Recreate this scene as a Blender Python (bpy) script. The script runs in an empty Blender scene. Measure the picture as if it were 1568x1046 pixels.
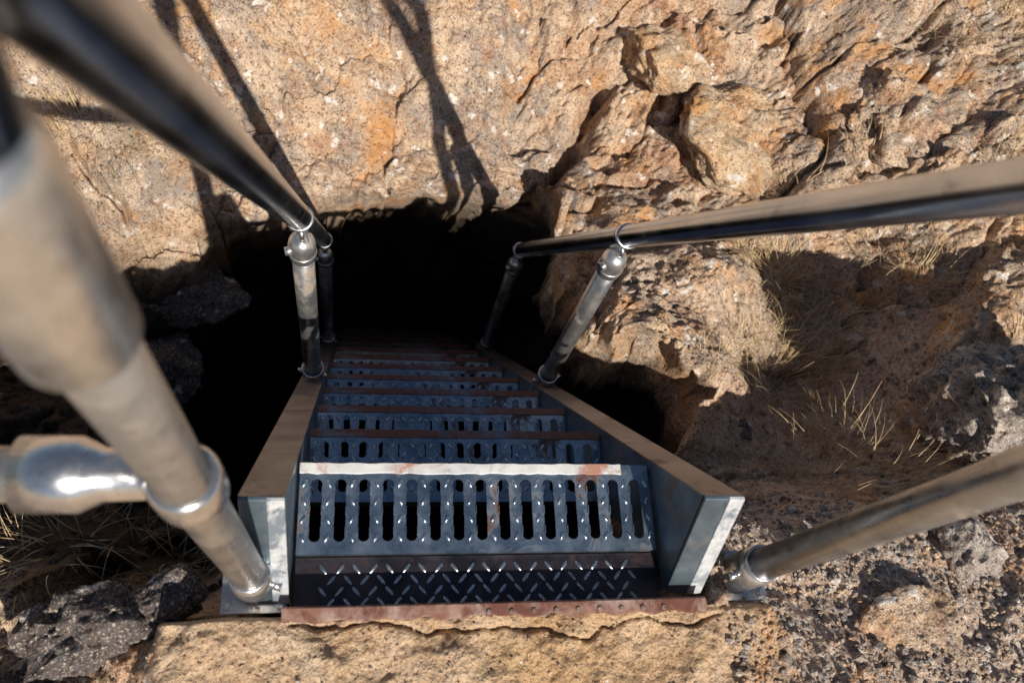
import bpy, bmesh, math, random
import numpy as np
from mathutils import Vector, Euler, Matrix
random.seed(7)
scene=bpy.context.scene
col=scene.collection

# ------------------------------------------------------------------ numpy noise
def _h(ix,iy,iz,s):
    n=(ix.astype(np.int64)*374761393+iy.astype(np.int64)*668265263+iz.astype(np.int64)*2147483647+s*1274126177)&0xFFFFFFFF
    n=((n^(n>>13))*1274126177)&0xFFFFFFFF
    n=((n^(n>>15))*2246822519)&0xFFFFFFFF
    n=n^(n>>16)
    return (n&0xFFFFFF)/float(0xFFFFFF)
def vnoise(x,y,z,s=0):
    ix=np.floor(x);iy=np.floor(y);iz=np.floor(z)
    fx=x-ix;fy=y-iy;fz=z-iz
    u=fx*fx*fx*(fx*(fx*6-15)+10);v=fy*fy*fy*(fy*(fy*6-15)+10);w=fz*fz*fz*(fz*(fz*6-15)+10)
    flat=not np.any(fz)
    r=0
    for a in (0,1):
        for b in (0,1):
            for c in ((0,) if flat else (0,1)):
                r=r+_h(ix+a,iy+b,iz+c,s)*(u if a else 1-u)*(v if b else 1-v)*(w if c else 1-w)
    return r*2-1
def fbm(x,y,z,oct=5,s=0,gain=.5):
    r=0;a=1.
    for o in range(oct):
        r=r+a*vnoise(x+o*17.3,y-o*9.1,z+float(o),s+o)
        x,y=(x*.8-y*.6)*2.03,(x*.6+y*.8)*2.03; z=z*2.0; a*=gain
    return r
def worley(x,y,z,s=0,three=False):
    ix=np.floor(x);iy=np.floor(y);iz=np.floor(z)
    f1=np.full(x.shape,9.);f2=np.full(x.shape,9.);idr=np.zeros(x.shape);dx1=np.zeros(x.shape);dy1=np.zeros(x.shape)
    for a in (-1,0,1):
        for b in (-1,0,1):
            for c in ((-1,0,1) if three else (0,)):
                jx=ix+a;jy=iy+b;jz=iz+c
                px=jx+_h(jx,jy,jz,s+1);py=jy+_h(jx,jy,jz,s+2)
                pz=jz+_h(jx,jy,jz,s+3) if three else z
                ex=x-px;ey=y-py;d=np.sqrt(ex**2+ey**2+(z-pz)**2)
                m=d<f1
                f2=np.where(m,f1,np.minimum(f2,d))
                idr=np.where(m,_h(jx,jy,jz,s+4),idr);dx1=np.where(m,ex,dx1);dy1=np.where(m,ey,dy1)
                f1=np.where(m,d,f1)
    return f1,f2,idr,dx1,dy1
def sstep(a,b,x):
    t=np.clip((x-a)/(b-a),0,1);return t*t*(3-2*t)

# ------------------------------------------------------------------ materials
def newmat(name):
    m=bpy.data.materials.new(name);m.use_nodes=True
    nt=m.node_tree;b=nt.nodes['Principled BSDF'];return m,nt,b
class G:
    def __init__(s,nt): s.nt=nt
    def n(s,t,**k):
        n=s.nt.nodes.new(t)
        for a,b in k.items(): setattr(n,a,b)
        return n
    def l(s,a,b): s.nt.links.new(a,b)
    def noise(s,vec,scale,detail=4,rough=.6,dist=0):
        n=s.n('ShaderNodeTexNoise');n.inputs['Scale'].default_value=scale;n.inputs['Detail'].default_value=detail
        n.inputs['Roughness'].default_value=rough;n.inputs['Distortion'].default_value=dist
        s.l(vec,n.inputs['Vector']);return n.outputs['Fac']
    def vor(s,vec,scale,feature='F1',rnd=1):
        n=s.n('ShaderNodeTexVoronoi');n.feature=feature;n.inputs['Scale'].default_value=scale
        n.inputs['Randomness'].default_value=rnd
        s.l(vec,n.inputs['Vector']);return n.outputs['Distance']
    def ramp(s,fac,stops):
        n=s.n('ShaderNodeValToRGB');e=n.color_ramp.elements
        while len(e)<len(stops): e.new(.5)
        for i,(p,c) in enumerate(stops):
            e[i].position=p; e[i].color=(c,c,c,1) if not hasattr(c,'__len__') else (*c,1)
        s.l(fac,n.inputs['Fac']);return n.outputs['Color']
    def mix(s,fac,a,b,mode='MIX'):
        n=s.n('ShaderNodeMix',data_type='RGBA',blend_type=mode)
        for sock,val in ((n.inputs[0],fac),(n.inputs[6],a),(n.inputs[7],b)):
            if isinstance(val,bpy.types.NodeSocket): s.l(val,sock)
            else: sock.default_value=val if not hasattr(val,'__len__') else (*val,1)
        return n.outputs[2]
    def math(s,op,a,b=0):
        n=s.n('ShaderNodeMath',operation=op)
        for i,val in enumerate((a,b)):
            if isinstance(val,bpy.types.NodeSocket): s.l(val,n.inputs[i])
            else: n.inputs[i].default_value=val
        return n.outputs[0]
    def bump(s,h,strength,dist,prev=None):
        n=s.n('ShaderNodeBump');n.inputs['Strength'].default_value=strength;n.inputs['Distance'].default_value=dist
        s.l(h,n.inputs['Height'])
        if prev: s.l(prev,n.inputs['Normal'])
        return n.outputs['Normal']

def rock_material(name,terrain=False,tint=None,dark=1.,lichen=.7):
    m,nt,b=newmat(name);g=G(nt)
    co=g.n('ShaderNodeTexCoord').outputs['Object']
    big=g.noise(co,2.1,5,.65,.4)
    med=g.noise(co,9,6,.68,.2)
    fine=g.noise(co,52,4,.7)
    vfine=g.noise(co,190,2,.7)
    pore=g.vor(co,60)
    tan=(.66,.425,.255);brn=(.47,.245,.135);gry=(.41,.345,.295);pale=(.80,.60,.42)
    if tint: tan,brn,gry,pale=tint
    c=g.ramp(big,[(.34,brn),(.43,tan),(.52,gry),(.60,tan),(.7,pale)])
    c=g.mix(g.ramp(med,[(.47,0.),(.60,.85)]),c,pale)
    c=g.mix(g.ramp(med,[(.33,.9),(.45,0.)]),c,brn)
    c=g.mix(g.ramp(fine,[(.56,0.),(.68,.55)]),c,pale)
    c=g.mix(g.ramp(fine,[(.34,.9),(.46,0.)]),c,(brn[0]*.5,brn[1]*.45,brn[2]*.45))
    c=g.mix(g.ramp(vfine,[(.55,0.),(.68,.8)]),c,(.84,.71,.58))
    c=g.mix(g.ramp(vfine,[(.34,.85),(.45,0.)]),c,(.13,.085,.07))
    c=g.mix(g.ramp(g.noise(co,5.5,5,.7),[(.54,0.),(.65,.6)]),c,(gry[0]*.72,gry[1]*.76,gry[2]*.82))
    c=g.mix(g.math('MULTIPLY',g.ramp(g.noise(co,3.3,6,.72,.6),[(.54,0.),(.65,1.)]),lichen),c,(.70,.34,.11))
    w=g.ramp(g.noise(co,17,5,.62),[(.61,0.),(.64,1.)])
    c=g.mix(g.math('MULTIPLY',w,.85),c,(.90,.83,.75))
    c=g.mix(g.math('MULTIPLY',g.ramp(pore,[(.10,1.),(.24,0.)]),.75),c,(.07,.048,.04))
    if terrain:
        at=g.n('ShaderNodeAttribute',attribute_name='zones')
        sep=g.n('ShaderNodeSeparateColor');g.l(at.outputs['Color'],sep.inputs[0])
        conc=g.mix(g.ramp(med,[(.35,0.),(.65,1.)]),(.60,.40,.245),(.78,.59,.41))
        conc=g.mix(g.ramp(big,[(.5,0.),(.64,.6)]),conc,(.62,.36,.15))
        conc=g.mix(g.ramp(vfine,[(.34,.7),(.45,0.)]),conc,(.27,.175,.11))
        conc=g.mix(g.ramp(fine,[(.34,.7),(.46,0.)]),conc,(.38,.24,.145))
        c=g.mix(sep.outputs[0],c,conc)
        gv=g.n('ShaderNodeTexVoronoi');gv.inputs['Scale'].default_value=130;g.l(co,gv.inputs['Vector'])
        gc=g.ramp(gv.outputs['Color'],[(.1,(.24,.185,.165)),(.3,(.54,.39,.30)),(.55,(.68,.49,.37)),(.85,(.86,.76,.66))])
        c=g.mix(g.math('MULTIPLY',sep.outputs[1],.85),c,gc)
        c=g.mix(sep.outputs[2],c,(.017,.013,.011))  # near-black colour for painted shade in the cave and on the left ground
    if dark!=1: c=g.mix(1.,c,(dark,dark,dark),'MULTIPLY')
    nt.links.new(c,b.inputs['Base Color'])
    b.inputs['Roughness'].default_value=.95
    b.inputs['Specular IOR Level'].default_value=.15
    h=g.math('ADD',g.noise(co,26,6,.74),g.math('MULTIPLY',g.ramp(pore,[(.05,0.),(.30,1.)]),.22))
    n1=g.bump(h,.95,.018)
    n2=g.bump(vfine,.9,.004,n1)
    nt.links.new(n2,b.inputs['Normal'])
    return m
M_ter=rock_material('volcanic_ground',True)
M_rock=rock_material('weathered_rock')
M_orange=rock_material('orange_stained_rock',lichen=1.,tint=((.74,.47,.25),(.54,.29,.13),(.56,.43,.31),(.82,.62,.40)))
M_grey=rock_material('vesicular_basalt',tint=((.46,.39,.34),(.25,.19,.16),(.36,.335,.32),(.66,.57,.48)),lichen=.5)
M_dark=rock_material('shaded_rock',tint=((.14,.115,.105),(.07,.06,.06),(.12,.12,.135),(.22,.18,.16)),lichen=.25)  # rocks lying in shade, their shade put into a dark tint
M_cave=rock_material('cave_rock_shaded',dark=.1)  # same rock multiplied down, cave gloom painted into the colour

def metal_material(name,c1,c2,metallic,r1,r2,rust=.0,rustcol=(.22,.07,.035),scale=20,bump=.001):
    m,nt,b=newmat(name);g=G(nt)
    co=g.n('ShaderNodeTexCoord').outputs['Object']
    a=g.noise(co,scale,5,.65)
    c=g.mix(g.ramp(a,[(.38,0.),(.62,1.)]),c1,c2)
    sp=g.noise(co,scale*6,4,.7)
    c=g.mix(g.ramp(sp,[(.58,0.),(.75,.6)]),c,(c1[0]*.4,c1[1]*.4,c1[2]*.4))
    if rust>0:
        rf=g.ramp(g.noise(co,scale*.6,6,.75,.5),[(.62-rust*.25,0.),(.70-rust*.2,1.)])
        c=g.mix(rf,c,rustcol)
        g.l(g.math('MULTIPLY',g.math('SUBTRACT',1.,rf),metallic),b.inputs['Metallic'])
    else: b.inputs['Metallic'].default_value=metallic
    g.l(c,b.inputs['Base Color'])
    mr=g.n('ShaderNodeMapRange');mr.inputs['From Min'].default_value=.3;mr.inputs['From Max'].default_value=.7
    mr.inputs['To Min'].default_value=r1;mr.inputs['To Max'].default_value=r2
    g.l(g.noise(co,scale*2,4,.7),mr.inputs['Value']);g.l(mr.outputs[0],b.inputs['Roughness'])
    if bump>0: g.l(g.bump(sp,.5,bump),b.inputs['Normal'])
    return m
M_pipe=metal_material('galvanised_pipe',(.44,.50,.58),(.64,.69,.76),1.,.15,.28,0,scale=4,bump=0)
M_post=metal_material('weathered_post_pipe',(.36,.37,.38),(.56,.55,.53),.85,.22,.40,.14,(.32,.24,.17),scale=11,bump=.0004)
M_fit=metal_material('cast_fitting',(.58,.57,.55),(.76,.75,.72),.85,.22,.38,.08,(.38,.28,.2),scale=20,bump=.0004)
M_band=metal_material('steel_band',(.70,.71,.73),(.8,.8,.8),.95,.18,.32,0,scale=20,bump=.0003)
M_tread=metal_material('blue_grey_grating',(.22,.31,.41),(.40,.50,.60),.9,.24,.40,.30,(.13,.065,.05),scale=13)  # bluish base colour carries the skylit shade of the treads
M_nose=metal_material('rusted_nosing',(.18,.21,.26),(.34,.37,.42),.65,.30,.5,1.0,(.27,.10,.065),scale=11)
M_sunnose=metal_material('sunlit_worn_nosing',(.64,.63,.62),(.85,.83,.81),.15,.4,.6,.40,(.46,.24,.17),scale=13)  # worn, rusty nosing; its white is sunlight painted into the colour
M_string=metal_material('stringer_paint',(.14,.20,.26),(.25,.32,.38),.75,.30,.48,.16,(.14,.10,.08),scale=7)
M_strtop=metal_material('stringer_rock_reflection',(.32,.26,.22),(.48,.41,.35),.45,.40,.6,.20,(.18,.11,.08),scale=9)  # brown of the flange is light reflected from the rock, painted in
M_diam=metal_material('diamond_plate_steel',(.040,.038,.050),(.09,.075,.085),.8,.3,.48,.3,(.055,.025,.02),scale=14)
M_loz=metal_material('lozenge_sky_glint',(.45,.52,.60),(.66,.72,.80),.95,.22,.36,.1,(.2,.1,.08),scale=30)  # bright base colour paints sky glints on lozenges and tread bumps
M_lip=metal_material('rusty_angle_iron',(.27,.125,.085),(.46,.34,.29),.15,.5,.75,.7,(.15,.055,.035),scale=14)
M_bolt=metal_material('rusty_bolt',(.14,.08,.06),(.40,.30,.25),.3,.5,.7,.3,(.10,.04,.03),scale=60)
M_sunstrip=metal_material('sunlit_end_strip',(.48,.51,.54),(.72,.73,.74),.2,.4,.6,.55,(.18,.21,.25),scale=22)  # pale colour stands for the sunlit part of the stringer ends

# ------------------------------------------------------------------ helpers
def obj_from(name,verts,faces,mat,smooth=False,parent=None):
    me=bpy.data.meshes.new(name);me.from_pydata([tuple(v) for v in verts],[],faces);me.update()
    o=bpy.data.objects.new(name,me);col.objects.link(o)
    if mat: me.materials.append(mat)
    if smooth: me.polygons.foreach_set('use_smooth',[True]*len(me.polygons))
    if parent: o.parent=parent
    return o
def empty(name):
    o=bpy.data.objects.new(name,None);col.objects.link(o);o.empty_display_size=.1;return o
def bm_obj(name,bm,mat,smooth=False,parent=None,mats=None,bevel=0):
    me=bpy.data.meshes.new(name);bm.normal_update();bm.to_mesh(me);bm.free()
    o=bpy.data.objects.new(name,me);col.objects.link(o)
    for mm in (mats or [mat]): me.materials.append(mm)
    if bevel:
        md=o.modifiers.new('b','BEVEL');md.width=bevel;md.segments=2;md.limit_method='ANGLE'
    if parent: o.parent=parent
    return o
def tube(bm,pts,r,seg=28,cap=True,mi=0):
    pts=[Vector(p) for p in pts];rs=r if hasattr(r,'__len__') else [r]*len(pts)
    up=None;rings=[]
    for i,p in enumerate(pts):
        if i==0: d=pts[1]-p
        elif i==len(pts)-1: d=p-pts[-2]
        else: d=(pts[i+1]-p).normalized()+(p-pts[i-1]).normalized()
        d.normalize()
        if up is None:
            up=Vector((1,0,0)) if abs(d.x)<.8 else Vector((0,1,0))
        a=(up-d*up.dot(d)).normalized();up=a;b=d.cross(a)
        rings.append([bm.verts.new(p+(a*math.cos(t)+b*math.sin(t))*rs[i]) for t in [2*math.pi*k/seg for k in range(seg)]])
    for i in range(len(rings)-1):
        for k in range(seg):
            f=bm.faces.new((rings[i][k],rings[i][(k+1)%seg],rings[i+1][(k+1)%seg],rings[i+1][k]));f.smooth=True;f.material_index=mi
    if cap:
        for rr in (rings[0][::-1],rings[-1]):
            f=bm.faces.new(rr);f.material_index=mi
def torus(bm,c,axis,R,r,mi=0,seg=32,ms=12):
    c=Vector(c);ax=Vector(axis).normalized();a=ax.orthogonal().normalized();b=ax.cross(a);rings=[]
    for i in range(seg):
        t=2*math.pi*i/seg;d=a*math.cos(t)+b*math.sin(t)
        rings.append([bm.verts.new(c+d*(R+r*math.cos(2*math.pi*k/ms))+ax*(r*math.sin(2*math.pi*k/ms))) for k in range(ms)])
    for i in range(seg):
        for k in range(ms):
            f=bm.faces.new((rings[i][k],rings[(i+1)%seg][k],rings[(i+1)%seg][(k+1)%ms],rings[i][(k+1)%ms]));f.smooth=True;f.material_index=mi
def box(bm,x0,x1,y0,y1,z0,z1,mi=0):
    v=[bm.verts.new((x,y,z)) for z in (z0,z1) for y in (y0,y1) for x in (x0,x1)]
    for f in ((0,2,3,1),(4,5,7,6),(0,1,5,4),(2,6,7,3),(0,4,6,2),(1,3,7,5)):
        ff=bm.faces.new([v[i] for i in f]);ff.material_index=mi
def prism(bm,poly,x0,x1,mi=0):
    a=[bm.verts.new((x0,y,z)) for y,z in poly];b=[bm.verts.new((x1,y,z)) for y,z in poly];n=len(poly)
    fs=[bm.faces.new(a),bm.faces.new(b[::-1])]
    for i in range(n): fs.append(bm.faces.new((a[i],b[i],b[(i+1)%n],a[(i+1)%n])))
    for f in fs: f.material_index=mi
    bmesh.ops.recalc_face_normals(bm,faces=fs)

# ------------------------------------------------------------------ terrain
CP=np.array([
(-1.19,1.44,-.5),(-.90,1.57,-.6),(-.55,1.74,-.7),(.27,1.84,-.7),(.82,1.81,-.6),(1.42,1.70,-.4),(1.76,1.63,-.3),
(-.36,1.24,-1.02),(0.,1.25,-1.03),(.305,1.27,-1.03),(-1.25,1.38,-.72),(-.85,1.20,-.88),(-1.05,1.22,-.84),(-.9,1.11,-.9),(-.62,1.16,-.95),
(-1.3,.95,-1.25),(-1.0,.92,-1.3),(-.96,.65,-1.25),(-.73,.04,-.6),(-1.3,.3,-1.0),(-.55,.1,-.65),(-.5,-.1,-.42),
(.47,.86,-.74),(.42,1.05,-.83),(.50,.62,-.60),(.66,.52,-.55),(.44,.52,-.60),(.75,.42,-.52),(.84,.77,-.62),(.88,1.35,-.8),(.6,1.1,-.8),(1.2,1.21,-.62),
(.95,.45,-.78),(1.14,.43,-.82),(1.2,.77,-.86),(.90,.15,-.62),(.60,.12,-.66),(1.23,.24,-.55),(1.42,.5,-.45),(1.63,.96,-.45),(1.3,.02,-.25),
(.67,-.10,-.17),(.56,-.06,-.17),(.85,-.03,-.20),(1.04,-.33,-.12),(.70,-.33,-.07),(-.78,-.17,-.3),(-.73,-.33,-.2),
(-.5,-.28,-.02),(-.45,-.5,0),(.0,-.5,.03),(.0,-.26,.03),(.45,-.26,-.01),(-.4,-.25,.0),(.43,-.17,-.03),(.55,-.2,-.1),
(0,3,-.1),(-3,2,0),(3,2,.0),(0,6,.1),(-3,-1,0),(3,-1,0),(0,-2.5,0),(-1.7,.8,-.8),(2.2,.5,-.2),(-2,5,.1),(4,5,.1),(-5,-5,0),(5,-5,0)])
def K(a,b): return np.sqrt((a[:,None,0]-b[None,:,0])**2+(a[:,None,1]-b[None,:,1])**2)
A=K(CP,CP)+np.eye(len(CP))*.01
coef=np.linalg.solve(np.block([[A,np.ones((len(CP),1))],[np.ones((1,len(CP))),np.zeros((1,1))]]),np.append(CP[:,2],0))
def rbf(x,y):
    q=np.stack([x,y],1);out=np.zeros(len(q))
    for i in range(0,len(q),50000):
        out[i:i+50000]=K(q[i:i+50000],CP)@coef[:-1]+coef[-1]
    return out
HOLE=np.array([(-.385,-.245),(-.44,-.02),(-.70,.12),(-.92,.40),(-.94,.80),(-.76,1.05),(-.52,1.14),(-.38,1.215),(-.15,1.235),(.1,1.24),(.30,1.255),(.37,1.30),(.41,1.20),(.40,.98),(.39,.76),(.41,.62),(.47,.52),(.60,.465),(.70,.38),(.66,.26),(.53,.12),(.40,0),(.385,-.245)])
def hole_sd(x,y):
    best=np.full(x.shape,1e9);cx=np.zeros(x.shape);cy=np.zeros(x.shape);ins=np.zeros(x.shape,bool);n=len(HOLE)
    for i in range(n):
        a=HOLE[i];b=HOLE[(i+1)%n];e=b-a
        if e@e<1e-9: continue
        t=np.clip(((x-a[0])*e[0]+(y-a[1])*e[1])/(e@e),0,1)
        px=a[0]+t*e[0];py=a[1]+t*e[1];d=np.hypot(x-px,y-py);m=d<best
        best=np.where(m,d,best);cx=np.where(m,px,cx);cy=np.where(m,py,cy)
        c=((a[1]>y)!=(b[1]>y))
        with np.errstate(divide='ignore',invalid='ignore'):
            xi=(b[0]-a[0])*(y-a[1])/(b[1]-a[1]+1e-12)+a[0]
        ins^=(c&(x<xi))
    return np.where(ins,best,-best),cx,cy
CR=np.array([(-.30,-.262),(-.22,-.268),(-.15,-.262),(-.08,-.275),(-.02,-.268),(.04,-.28),(.10,-.276),(.14,-.295),(.17,-.29),(.19,-.272),(.27,-.266),(.34,-.275),(.40,-.262)])
def polyd(x,y,P):
    best=np.full(x.shape,1e9)
    for a,b in zip(P[:-1],P[1:]):
        e=b-a;t=np.clip(((x-a[0])*e[0]+(y-a[1])*e[1])/(e@e),0,1)
        best=np.minimum(best,np.hypot(x-a[0]-t*e[0],y-a[1]-t*e[1]))
    return best
GROOVE=np.array([(.60,1.60),(.55,1.5),(.50,1.38),(.42,1.28)])
def zones(x,y):
    e=.03*fbm(x*7,y*7,x*0,4,5)
    conc=sstep(-.235,-.255,y)*sstep(-.52,-.47,x+e)*sstep(.54,.49,x+e+(y+.3)*.3)
    grav=sstep(.40,.5,x+e)*sstep(.06,-.02,y+e)*(1-conc)
    grav=np.maximum(grav,.6*sstep(.6,.8,x)*sstep(.75,.5,y+e)*sstep(-.1,.1,y))
    return conc,grav
def height(x,y):
    z0=x*0
    b=rbf(x,y)
    far=sstep(4,9,np.hypot(x,y-.5));b=b*(1-far)+far*(.3*fbm(x/9,y/9,z0,3,60))
    conc,grav=zones(x,y)
    wx=x+.08*fbm(x*4,y*4,z0,4,21);wy=y+.08*fbm(x*4,y*4,z0,4,22)
    f1,f2,i1,dx,dy=worley(wx/.46+.3,wy/.38+.1,z0,31)
    tx=(i1*7.13%1)-.5;ty=(i1*13.7%1)-.5
    kr=sstep(.25,.6,i1*3.1%1)
    r=(i1-.5)*.13+(tx*dx+ty*dy)*.18-.06*kr*np.exp(-((f2-f1)/.05)**2)
    g1,g2,i2,ex,ey=worley(wx/.17+5,wy/.14+9,z0,41)
    keep=sstep(.42,.62,.5+.5*fbm(x*2.3,y*2.3,z0,2,77))
    r2=((i2-.5)*.06+((i2*5.3%1)-.5)*ex*.07-.012*np.exp(-((g2-g1)/.10)**2))*keep
    n5=fbm(x*5,y*5,z0,7,51,.57)
    fb=.035*n5+.004*np.abs(fbm(x*20,y*20,z0,4,52))
    qx=x+.01*fbm(x*25,y*25,z0,2,14);qy=y+.01*fbm(x*25,y*25,z0,2,15)
    p1,_,i3,_,_=worley(qx/.042,qy/.042,z0,61);pm=sstep(.36,.55,.5+.5*fbm(x*3,y*3,z0,3,68))
    pit=-.015*sstep(.42,.1,p1)*(i3>.45)*pm
    p3,_,i5,_,_=worley(qx/.022+7,qy/.022,z0,65);pit=pit-.007*sstep(.42,.12,p3)*(i5>.4)
    p2,_,i4,_,_=worley(qx/.13+3,qy/.11,z0,63);pit=pit-.06*sstep(.38,.08,p2)*(i4>.80)*sstep(.35,.5,x)
    gn=np.clip(grav*1.3,0,1)
    rockw=(1-conc)*(1-.93*gn)
    slab=sstep(-.55,-.35,x)*sstep(.34,.22,x)*sstep(1.0,1.15,y)*sstep(1.95,1.7,y)
    rw=rockw*(1-.8*slab)
    z=b+rw*(r+r2)+rockw*(1-.4*slab)*pit+fb*(1-.85*conc)*(1-.6*gn)*(1-.25*slab)
    z+=slab*(.05*sstep(0,.015,y-1.46-.04*fbm(x*6,y*0,z0,3,64))+.035*(x>-.12+.03*fbm(y*7,y*0,z0,3,66)))
    z-=.17*np.exp(-(polyd(x+.02*n5,y+.02*n5,GROOVE)/.034)**2)
    z=z*(1-conc)+conc*(.032+.011*fbm(x*12,y*12,z0,6,71,.62))
    cd=polyd(x+.006*fbm(x*30,y*30,z0,3,81),y+.006*fbm(x*30,y*30,z0,3,82),CR)
    z-=conc*.014*np.exp(-(cd/.0026)**2)
    z+=grav*.004*fbm(x*30,y*30,z0,2,91)
    return z,conc,grav
def axis(segs,outer_lo,outer_hi):
    a=[]
    for lo,hi,st in segs: a+=list(np.arange(lo,hi,st))
    a.append(segs[-1][1]);lo=[];p=a[0];st=.012
    while p>outer_lo: p-=st;st*=1.22;lo.append(p)
    hi=[];p=a[-1];st=.012
    while p<outer_hi: p+=st;st*=1.22;hi.append(p)
    return np.array(lo[::-1]+a+hi)
gx=axis([(-1.5,2.1,.0048)],-90,90);gy=axis([(-.45,-.2,.0032),(-.2,2.15,.0046)],-90,90)
X,Y=np.meshgrid(gx,gy);sh=X.shape;x=X.ravel();y=Y.ravel()
s,cx,cy=hole_sd(x,y)
ins=s>0
q=np.where(ins,cx,x);w=np.where(ins,cy,y)
Z,conc,grav=height(q,w)
t=np.clip(s/.2,0,1)
drop=np.where(ins,.9*t+2.3*t**2,0)
nx_=np.where(ins,(cx-x),0)/np.maximum(s,1e-6);ny_=np.where(ins,(cy-y),0)/np.maximum(s,1e-6)
und=.55*t**1.4*sstep(.95,1.15,cy)+.12*t*sstep(.3,.5,cy)
nz=fbm(cx*5,cy*5,-drop*4,4,123)*.10*np.minimum(t*3,1)*sstep(.0,.2,cy)
off=np.where(ins,s*.92+und+nz,0)
fade=np.exp(-(np.abs(s)/.12)**2)*sstep(.1,.3,y)
x2=x+nx_*off+fade*.045*fbm(x*7,y*7,x*0,5,201);y2=y+ny_*off+fade*.045*fbm(x*7,y*7,x*0,5,202)
Z2=Z-drop
nv=len(x);idx=np.arange(nv).reshape(sh)
quads=np.stack([idx[:-1,:-1],idx[:-1,1:],idx[1:,1:],idx[1:,:-1]],-1).reshape(-1,4)
keepf=(s[quads].min(1)<.2);quads=quads[keepf]
me=bpy.data.meshes.new('ground')
me.vertices.add(nv);me.vertices.foreach_set('co',np.stack([x2,y2,Z2],1).ravel().astype(np.float32))
nq=len(quads);me.loops.add(nq*4);me.loops.foreach_set('vertex_index',quads.ravel().astype(np.int32))
me.polygons.add(nq);me.polygons.foreach_set('loop_start',np.arange(0,nq*4,4,dtype=np.int32));me.polygons.foreach_set('loop_total',np.full(nq,4,np.int32))
me.polygons.foreach_set('use_smooth',np.ones(nq,bool));me.update(calc_edges=True);me.validate()
ca=me.color_attributes.new('zones','FLOAT_COLOR','POINT')
leftshade=.9*sstep(-.42,-.5,x)*sstep(1.06,.94,y)*sstep(-.22,-.05,y)  # shade on the left ground, painted as a darkening mask
shade_tint=np.maximum(sstep(.08,.45,drop)*.95,leftshade)  # painted shade: cave walls darken with depth, plus the left ground
ca.data.foreach_set('color',np.stack([conc,grav,shade_tint,np.ones(nv)],1).ravel().astype(np.float32))
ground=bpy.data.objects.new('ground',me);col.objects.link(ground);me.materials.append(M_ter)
ZG=Z2.reshape(sh)
def zat(px,py):
    i=np.clip(np.searchsorted(gy,py),0,len(gy)-1);j=np.clip(np.searchsorted(gx,px),0,len(gx)-1)
    return ZG[i,j]

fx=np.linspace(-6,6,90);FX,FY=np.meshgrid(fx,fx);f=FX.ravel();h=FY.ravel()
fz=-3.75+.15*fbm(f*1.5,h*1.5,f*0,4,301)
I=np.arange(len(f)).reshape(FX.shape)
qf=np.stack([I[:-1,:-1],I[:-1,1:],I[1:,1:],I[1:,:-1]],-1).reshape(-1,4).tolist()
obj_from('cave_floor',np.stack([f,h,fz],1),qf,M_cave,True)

# ------------------------------------------------------------------ boulders
def boulder(name,c,size,seed,mat,rot=(0,0,0),cuts=11,sub=6,rough=.16,pits=.0,flat=.55):
    bm=bmesh.new();bmesh.ops.create_icosphere(bm,subdivisions=sub,radius=1)
    me=bpy.data.meshes.new(name);bm.to_mesh(me);bm.free()
    n=len(me.vertices);v=np.zeros(n*3);me.vertices.foreach_get('co',v);v=v.reshape(-1,3)
    r=np.random.default_rng(seed);nrm=v.copy()
    v=v*(1+.35*fbm(nrm[:,0]*1.3+seed,nrm[:,1]*1.3,nrm[:,2]*1.3,2,seed))[:,None]
    for k in range(cuts):
        d=r.normal(size=3);d/=np.linalg.norm(d);lim=flat+.3*r.random()
        e=np.maximum(0,v@d-lim);v=v-(e*.95)[:,None]*d
    p=v*np.array(size)
    P=p*14+seed*3.1
    dsp=rough*(fbm(P[:,0],P[:,1],P[:,2],6,seed+5,.55))*min(size)
    if pits>0:
        p1,_,i3,_,_=worley(p[:,0]/.026+9,p[:,1]/.026,p[:,2]/.026,seed+9,True)
        dsp=dsp-pits*sstep(.5,.15,p1)*(i3>.3)
        p1,_,i3,_,_=worley(p[:,0]/.07+9,p[:,1]/.07,p[:,2]/.07,seed+19,True)
        dsp=dsp-pits*2.2*sstep(.42,.1,p1)*(i3>.5)
    p=p+nrm*dsp[:,None]
    me.vertices.foreach_set('co',p.ravel());me.update()
    me.polygons.foreach_set('use_smooth',[True]*len(me.polygons));me.materials.append(mat)
    o=bpy.data.objects.new(name,me);col.objects.link(o);o.location=c;o.rotation_euler=rot
    return o
B=[
((1.10,1.42,-.76),(.32,.24,.14),3,M_orange,(.2,.1,.3),.010),
((.80,1.66,-.74),(.19,.22,.11),5,M_orange,(0,.2,.9),.008),
((1.55,1.32,-.57),(.28,.20,.17),8,M_rock,(.1,0,.2),.010),
((1.36,.26,-.32),(.23,.19,.22),12,M_grey,(.1,.2,.4),.013),
((1.30,-.02,-.36),(.15,.12,.12),14,M_grey,(.1,0,.1),.011),
((.80,.28,-.74),(.13,.11,.10),17,M_dark,(.1,.3,.3),.004),
((1.62,.60,-.47),(.26,.2,.13),37,M_rock,(.2,.1,.5),.008),
((-.62,-.24,-.12),(.13,.09,.10),23,M_dark,(.2,0,.2),.008),
((-.50,-.20,-.09),(.07,.06,.06),25,M_dark,(0,.3,1.),.006),
((-.70,-.36,-.12),(.12,.07,.07),27,M_dark,(.0,.3,.1),.006),
((-.78,.98,-1.34),(.22,.12,.12),29,M_dark,(.1,.1,.3),.006),
((-.90,.74,-1.46),(.18,.14,.15),31,M_dark,(.1,.1,1.5),.006),
((.82,-.32,-.14),(.19,.13,.07),41,M_rock,(.0,.0,.3),.005),
((1.08,-.14,-.22),(.13,.10,.07),43,M_grey,(.0,.1,.8),.008),
]
for i,(c,sz,sd,mt,rt,pt) in enumerate(B):
    boulder('rock',c,sz,sd,mt,rt,pits=pt)

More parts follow.
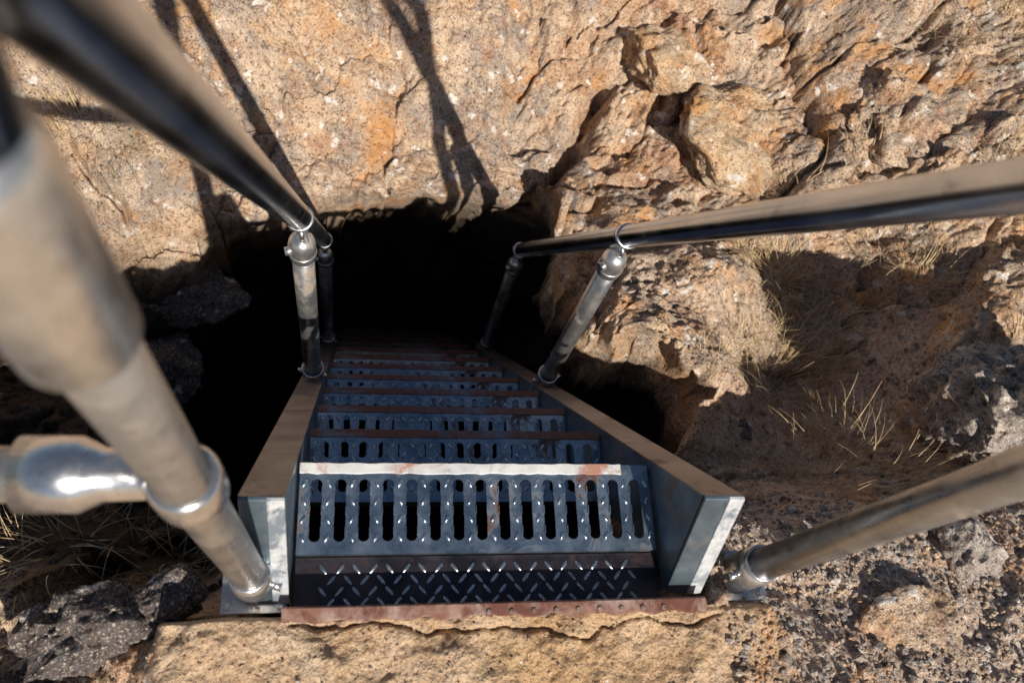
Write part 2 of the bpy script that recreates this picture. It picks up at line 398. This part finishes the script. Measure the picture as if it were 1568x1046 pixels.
def scatter(name,n,region,rmin,rmax,mat,seed):
    r=np.random.default_rng(seed);bm=bmesh.new();bmesh.ops.create_icosphere(bm,subdivisions=1,radius=1)
    bv=np.array([v.co[:] for v in bm.verts]);bf=[[v.index for v in f.verts] for f in bm.faces];bm.free()
    V=[];F=[];pts=np.array([region(r) for _ in range(n)]);sdv,_,_=hole_sd(pts[:,0],pts[:,1])
    for (px,py),sv in zip(pts,sdv):
        if sv>-.015: continue
        rr=rmin+(rmax-rmin)*r.random()**3
        R=np.array(Euler(tuple(r.random(3)*6)).to_matrix())
        v=(bv*(1+.18*r.normal(size=(len(bv),1))))@R*np.array([1,.85,.7])*rr
        base=len(V)
        V+=list(v+np.array([px,py,zat(px,py)+rr*.25]));F+=[[a+base for a in f] for f in bf]
    return obj_from(name,V,F,mat)
scatter('gravel',6500,lambda r:(r.uniform(.4,1.35),r.uniform(-.45,.06)),.0015,.008,M_rock,1)
scatter('gravel',1800,lambda r:(r.uniform(.4,1.35),r.uniform(-.45,.06)),.0018,.009,M_grey,11)
scatter('gravel',260,lambda r:(r.uniform(.4,1.35),r.uniform(-.45,.03)),.006,.018,M_grey,12)
scatter('gravel',1100,lambda r:(r.uniform(.55,1.5),r.uniform(.0,.8)),.003,.014,M_rock,2)
scatter('gravel',900,lambda r:(r.uniform(-.6,.5),r.uniform(-.45,-.262)),.001,.004,M_rock,3)
scatter('gravel',1200,lambda r:(r.uniform(-1.3,1.9),r.uniform(.9,2.0)),.002,.009,M_rock,4)

mg,nt,b=newmat('dry_grass_straw');g=G(nt)
co=g.n('ShaderNodeTexCoord').outputs['Object']
nt.links.new(g.ramp(g.noise(co,30,3),[(.35,(.34,.22,.11)),(.55,(.60,.45,.25)),(.7,(.74,.62,.40))]),b.inputs['Base Color'])
b.inputs['Roughness'].default_value=.7
def grass(patches,seed):
    r=np.random.default_rng(seed);V=[];F=[]
    for (cx_,cy_,rad,n,L,lay) in patches:
        for i in range(n):
            a=r.random()*6.283;q=rad*math.sqrt(r.random());px=cx_+q*math.cos(a);py=cy_+q*math.sin(a)
            pz=zat(px,py)-.004;a2=a+r.normal()*.8;l=L*(.4+.9*r.random());ln=lay*(.6+.6*r.random())
            w=.0009+.0008*r.random();d=np.array([math.cos(a2),math.sin(a2)]);sd=np.array([-d[1],d[0],0])
            base=len(V);cur=np.array([px,py,pz]);ang=math.pi/2-ln*.5;cv=r.normal()*.25
            for k in range(6):
                ww=w*(1-k/5.6);V.append(cur-sd*ww);V.append(cur+sd*ww)
                st=l/5;d=np.array([d[0]*math.cos(cv*.3)-d[1]*math.sin(cv*.3),d[0]*math.sin(cv*.3)+d[1]*math.cos(cv*.3)])
                cur=cur+np.array([d[0]*math.cos(ang),d[1]*math.cos(ang),math.sin(ang)])*st;ang-=ln*.35
            for k in range(5): F.append([base+2*k,base+2*k+1,base+2*k+3,base+2*k+2])
    return obj_from('dry_grass',V,F,mg)
grass([(1.1,.82,.10,200,.15,1.1),(1.2,.66,.12,160,.18,1.0),(1.0,.90,.08,80,.13,1.2)],1)
grass([(1.04,.50,.14,170,.20,.8),(.90,.58,.07,70,.14,1.0),(.72,.44,.05,40,.11,1.0)],2)
grass([(1.02,.14,.16,260,.17,1.0),(.8,.10,.12,140,.12,1.2),(1.12,.20,.12,70,.26,.6)],3)
grass([(-1.0,1.22,.14,280,.14,1.1),(-.78,1.26,.12,160,.12,1.1),(-1.1,1.5,.12,120,.14,1.1)],4)
grass([(-.78,-.04,.14,120,.12,1.1),(-.6,-.06,.1,60,.12,1.1)],5)
grass([(1.78,1.0,.14,260,.18,.8),(1.4,.9,.1,130,.15,1.1),(1.75,1.6,.2,160,.16,1.),(1.35,1.15,.08,90,.14,1.)],6)
grass([(-.75,1.9,.25,200,.14,1.1),(-.45,1.85,.15,80,.14,1.1),(1.22,.55,.04,180,.08,1.0),(1.45,.75,.08,120,.14,1.1),(1.15,1.1,.06,60,.12,1.1),(1.55,.45,.05,70,.12,1.)],7)

# ------------------------------------------------------------------ staircase
W=.61;run=.1517;rise=.2737;NT=14
stair=empty('metal_staircase')
def tread_mesh():
    cu=bpy.data.curves.new('tmp','CURVE');cu.dimensions='2D';cu.fill_mode='BOTH';cu.extrude=.0015
    def poly(pts):
        sp=cu.splines.new('POLY');sp.points.add(len(pts)-1)
        for i,p in enumerate(pts): sp.points[i].co=(p[0],p[1],0,1)
        sp.use_cyclic_u=True
    d=.15
    poly([(-.302,-d),(.302,-d),(.302,0),(-.302,0)])
    n=15;pitch=.0392
    for i in range(n):
        cxx=(i-(n-1)/2)*pitch
        y0,y1,r=-.130,-.026,.0095
        pts=[]
        for k in range(9):
            a=math.pi*k/8;pts.append((cxx+r*math.cos(a),y1-r+r*math.sin(a)))
        for k in range(9):
            a=math.pi+math.pi*k/8;pts.append((cxx+r*math.cos(a),y0+r+r*math.sin(a)))
        poly(pts)
    o=bpy.data.objects.new('tmp',cu);col.objects.link(o)
    dg=bpy.context.evaluated_depsgraph_get();me=bpy.data.meshes.new_from_object(o.evaluated_get(dg))
    bpy.data.objects.remove(o);return me
tm=tread_mesh()
def make_tread(k,first=False):
    bm=bmesh.new();bm.from_mesh(tm)
    for f_ in bm.faces: f_.material_index=0
    box(bm,-.302,.302,-.004,0,-.035,-.0015,1)
    box(bm,-.302,.302,-.15,-.146,-.038,-.0015,0)
    rr=random.Random(k+5)
    x0=-.303;xe=.303 if not first else .252  # first strip stops short where its painted sunlight ends
    N=40;vs=[]
    for i in range(N+1):
        xx=x0+(xe-x0)*i/N
        yn=-.017+rr.uniform(-.0012,.0012);yf=.0012+rr.uniform(-.0008,.0008);zz=.0044+rr.uniform(-.0004,.0004)
        vs.append([bm.verts.new((xx,yn,.0016)),bm.verts.new((xx,yn+.0008,zz)),bm.verts.new((xx,yf-.0008,zz)),bm.verts.new((xx,yf,.001)),bm.verts.new((xx,yf,-.03))])
    for i in range(N):
        for j in range(4):
            f_=bm.faces.new((vs[i][j],vs[i+1][j],vs[i+1][j+1],vs[i][j+1]));f_.material_index=2
    pitch=.0392
    for i in range(16):
        cxx=(i-7.5)*pitch
        if abs(cxx)>.297: continue
        for j in range(4):
            cyy=-.034-j*.030
            ang=.5 if (i+j)%2 else -.5
            m=Matrix.Translation((cxx,cyy,.0015))@Matrix.Rotation(ang,4,'Z')@Matrix.Diagonal((.0032,.0078,.0036,1))
            r_=bmesh.ops.create_icosphere(bm,subdivisions=2,radius=1,matrix=m)
            for v in r_['verts']:
                for f_ in v.link_faces: f_.smooth=True;f_.material_index=3
    for i in range(15):
        cxx=(i-7)*pitch
        for sx in (-1,1):
            for j in range(3):
                yy=-.045-j*.034
                box(bm,cxx+sx*.0096-.0009,cxx+sx*.0096+.0009,yy-.007,yy+.007,.0012,.0040,0)
    o=bm_obj('tread_%d'%(k+1),bm,None,mats=[M_tread,M_tread,M_sunnose if first else M_nose,M_loz],parent=stair)
    o.location=(0,k*run,-k*rise);return o
for k in range(NT): make_tread(k,k==0)
bm=bmesh.new()
box(bm,-.302,.302,-.262,-.153,-.016,-.010,0)
for j in range(5):
    for i in range(24):
        px=-.285+.0265*i+(.01325 if j%2 else 0);py_=-.172-.0175*j
        if abs(px)>.262+.02*((i*7+j*3)%3-1) or py_<-.255: continue
        ang=math.radians(40 if (i+j)%2 else -40)
        m=Matrix.Translation((px,py_,-.0102))@Matrix.Rotation(ang,4,'Z')@Matrix.Diagonal((.0034,.0105,.0030,1))
        r_=bmesh.ops.create_icosphere(bm,subdivisions=2,radius=1,matrix=m)
        for v in r_['verts']:
            for f_ in v.link_faces: f_.smooth=True;f_.material_index=1
bm_obj('diamond_plate_landing',bm,None,mats=[M_diam,M_loz],parent=stair)
bm=bmesh.new()
rr=random.Random(3);N=70;vs=[]
for i in range(N+1):
    xx=-.315+.677*i/N;wv=.0025*math.sin(i*.9)+rr.uniform(-.0015,.0015)
    vs.append([bm.verts.new((xx,-.257+wv,.036)),bm.verts.new((xx,-.255+wv,.0445+rr.uniform(-.0006,.0006))),bm.verts.new((xx,-.2375,.0455+rr.uniform(-.0005,.0005))),bm.verts.new((xx,-.2345,.043)),bm.verts.new((xx,-.2345,-.03))])
for i in range(N):
    for j in range(4):
        bm.faces.new((vs[i][j],vs[i+1][j],vs[i+1][j+1],vs[i][j+1]))
for i in range(9):
    px=.0+.036*i
    tube(bm,[(px,-.2495,.035),(px,-.2495,.0468),(px,-.2495,.0475)],[.0042,.0042,.003],12,True,1)
bm_obj('landing_edge_angle',bm,None,mats=[M_lip,M_bolt],parent=stair)
hh=.2102;cc=.1073;sl=rise/run
yend=(NT-1)*run
def top(y_): return hh-(y_+cc)*sl
for sgn in (-1,1):
    bm=bmesh.new()
    xi=sgn*.3085;xo=sgn*.3135;xf=sgn*.370
    low=.36
    prism(bm,[(-.107,top(-.107)),(yend,top(yend)),(yend,top(yend)-low),(-.107+.04,-.19),(-.214,-.10),(-.214,0)],min(xi,xo),max(xi,xo),0)
    prism(bm,[(-.107,top(-.107)),(yend,top(yend)),(yend,top(yend)+.012),(-.107-.003,top(-.107)+.012)],min(xi,xf)-.001,max(xi,xf)+.001,1)
    prism(bm,[(-.110,top(-.107)+.011),(-.217,0.0),(-.223,0.0),(-.116,top(-.107)+.011)],min(xi,xf),max(xi,xf),0)
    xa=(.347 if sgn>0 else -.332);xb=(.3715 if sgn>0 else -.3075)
    prism(bm,[(-.1115,top(-.107)+.012),(-.217,.004),(-.2245,.002),(-.1175,top(-.107)+.0125)],xa,xb,2)  # painted sunlit strip laid over the end plate
    bm_obj('stringer_%s'%('a' if sgn<0 else 'b'),bm,None,mats=[M_string,M_strtop,M_sunstrip],parent=stair,bevel=.001)

# ------------------------------------------------------------------ handrails
rdir=Vector((0,run,-rise)).normalized()
py0=.504;zb0=top(py0);H=.8545
def rail_z(y_): return zb0+H-(y_-py0)*sl
def handrail(side):
    root=empty('handrail')
    xr=side*.3335
    nb=(side*(.3623 if side<0 else .4498),-.19)
    bm=bmesh.new()
    ytop=-.175
    P0=Vector((xr,ytop,rail_z(ytop)))
    if side<0: start=[Vector((xr-.012,-.23,rail_z(ytop)-.02)),Vector((xr-.006,-.225,rail_z(ytop)+.04)),Vector((xr,-.2,rail_z(-.19)+.012))]
    else: start=[Vector((nb[0],-.22,rail_z(ytop)-.03)),Vector((xr+.07,-.225,rail_z(ytop)+.03)),Vector((xr+.02,-.2,rail_z(-.19)+.01))]
    pts=start+[P0]
    n=24
    for i in range(1,n+1):
        yy=ytop+(1.09-ytop)*i/n;pts.append(Vector((xr,yy,rail_z(yy))))
    e=pts[-1]
    pts+= [e+Vector((0,.035,-.075)),e+Vector((0,.045,-.12)),e+Vector((0,.03,-.17)),e+Vector((0,.0,-.19))]
    tube(bm,pts,.0245,36)
    bm_obj('rail',bm,M_pipe,parent=root)
    for ip,py_ in enumerate((.504,1.08)):
        zb=top(py_);zt=rail_z(py_)
        bm=bmesh.new()
        tube(bm,[(xr,py_,zb-.12),(xr,py_,zt-.105)],.0235,32,True,0)
        tube(bm,[(xr,py_,zb-.14),(xr,py_,zb+.085),(xr,py_,zb+.09)],[.029,.029,.0265],32,True,0)
        torus(bm,(xr,py_,zb+.092),(0,0,1),.027,.0035,2)
        tube(bm,[(xr-side*.026,py_-.0,zb+.04),(xr-side*.036,py_,zb+.04)],.006,12,True,2)
        tube(bm,[(xr+side*.026,py_-.0,zb+.075),(xr+side*.040,py_,zb+.075)],.006,12,True,2)
        tube(bm,[(xr,py_,zt-.150),(xr,py_,zt-.143),(xr,py_,zt-.10),(xr,py_,zt-.085),(xr,py_,zt-.076),(xr,py_,zt-.072)],[.0245,.028,.0285,.026,.018,.009],32,True,1)
        torus(bm,(xr,py_,zt-.125),(0,0,1),.0275,.0022,1)
        tube(bm,[(xr-.018,py_-.012,zt-.105),(xr-.034,py_-.016,zt-.105)],[.010,.009],14,True,1)
        torus(bm,(xr,py_,zt-.055),(1,.25,0),.012,.0048,2,24,10)
        tube(bm,[(xr,py_,zt-.045),(xr,py_,zt-.02)],[.008,.012],14,True,2)
        c=Vector((xr,py_,zt));
        tube(bm,[c-rdir*.010,c-rdir*.0085,c+rdir*.0085,c+rdir*.010],[.0255,.0278,.0278,.0255],36,True,2)
        bm_obj('post_%d'%(ip+1),bm,None,mats=[M_post,M_fit,M_band],parent=root)
    bm=bmesh.new();bx,by=nb
    ztop=rail_z(ytop)-.02
    tube(bm,[(bx,by,-.02),(bx,by-.02,ztop)],.0255,36,True,0)
    tube(bm,[(bx,by,-.02),(bx,by,.07),(bx,by,.085)],[.033,.033,.028],36,True,1)
    torus(bm,(bx,by,.09),(0,0,1),.0275,.004,2)
    tube(bm,[(bx-side*.028,by-.01,.05),(bx-side*.046,by-.016,.05)],.0075,12,True,2)
    tube(bm,[(bx+side*.028,by+.01,.06),(bx+side*.044,by+.016,.06)],.0065,12,True,2)
    box(bm,bx-.05,bx+.05,by-.045,by+.04,-.026,-.016,1)
    for a_ in (-1,1):
        tube(bm,[(bx+a_*.04,by-.034,-.016),(bx+a_*.04,by-.034,-.004)],.007,6,True,2)
    if side<0:
        zc=.62
        tube(bm,[(bx,by-.01,zc-.03),(bx,by-.01,zc-.022),(bx,by-.01,zc+.022),(bx,by-.01,zc+.03)],[.029,.0335,.0335,.029],36,True,2)
        tube(bm,[(bx-.025,by,zc-.0),(bx-.07,by,zc),(bx-.09,by,zc),(bx-.14,by,zc)],[.022,.024,.034,.034],32,True,2)
        tube(bm,[(bx-.13,by,zc),(bx-.9,by,zc)],.0245,32,True,0)
        tube(bm,[(bx,by-.02,ztop-.21),(bx,by-.02,ztop-.20),(bx,by-.02,ztop-.05),(bx,by-.02,ztop-.03)],[.026,.033,.033,.026],36,True,1)
    bm_obj('end_post',bm,None,mats=[M_post,M_fit,M_band],parent=root)
    return root
handrail(-1);handrail(1)

# ------------------------------------------------------------------ camera, light
cam=bpy.data.cameras.new('cam');co_=bpy.data.objects.new('camera',cam);col.objects.link(co_)
co_.location=(-.2171,-.4056,1.4013);co_.rotation_euler=(.4311,-.1793,-.0475)
cam.sensor_width=36;cam.lens=36*1287.6/1568;cam.clip_start=.01;cam.clip_end=500
cam.dof.use_dof=True;cam.dof.focus_distance=1.75;cam.dof.aperture_fstop=4.0
scene.camera=co_
sd=Vector((-.25,1,-.93)).normalized()
sl_=bpy.data.lights.new('sun','SUN');sl_.energy=5.0;sl_.angle=math.radians(.5);sl_.color=(1,.93,.83)
so=bpy.data.objects.new('sun',sl_);col.objects.link(so);so.rotation_euler=sd.to_track_quat('-Z','Y').to_euler();so.location=(2,-6,5)
wd=bpy.data.worlds.new('World');scene.world=wd;wd.use_nodes=True
nt=wd.node_tree;bg=nt.nodes['Background'];sk=nt.nodes.new('ShaderNodeTexSky');sk.sky_type='NISHITA';sk.sun_disc=False
sk.sun_elevation=math.asin(-sd.z);sk.sun_rotation=math.atan2(-sd.x,-sd.y)
nt.links.new(sk.outputs[0],bg.inputs[0]);bg.inputs[1].default_value=.05
scene.view_settings.view_transform='Standard';scene.view_settings.look='None';scene.view_settings.exposure=0
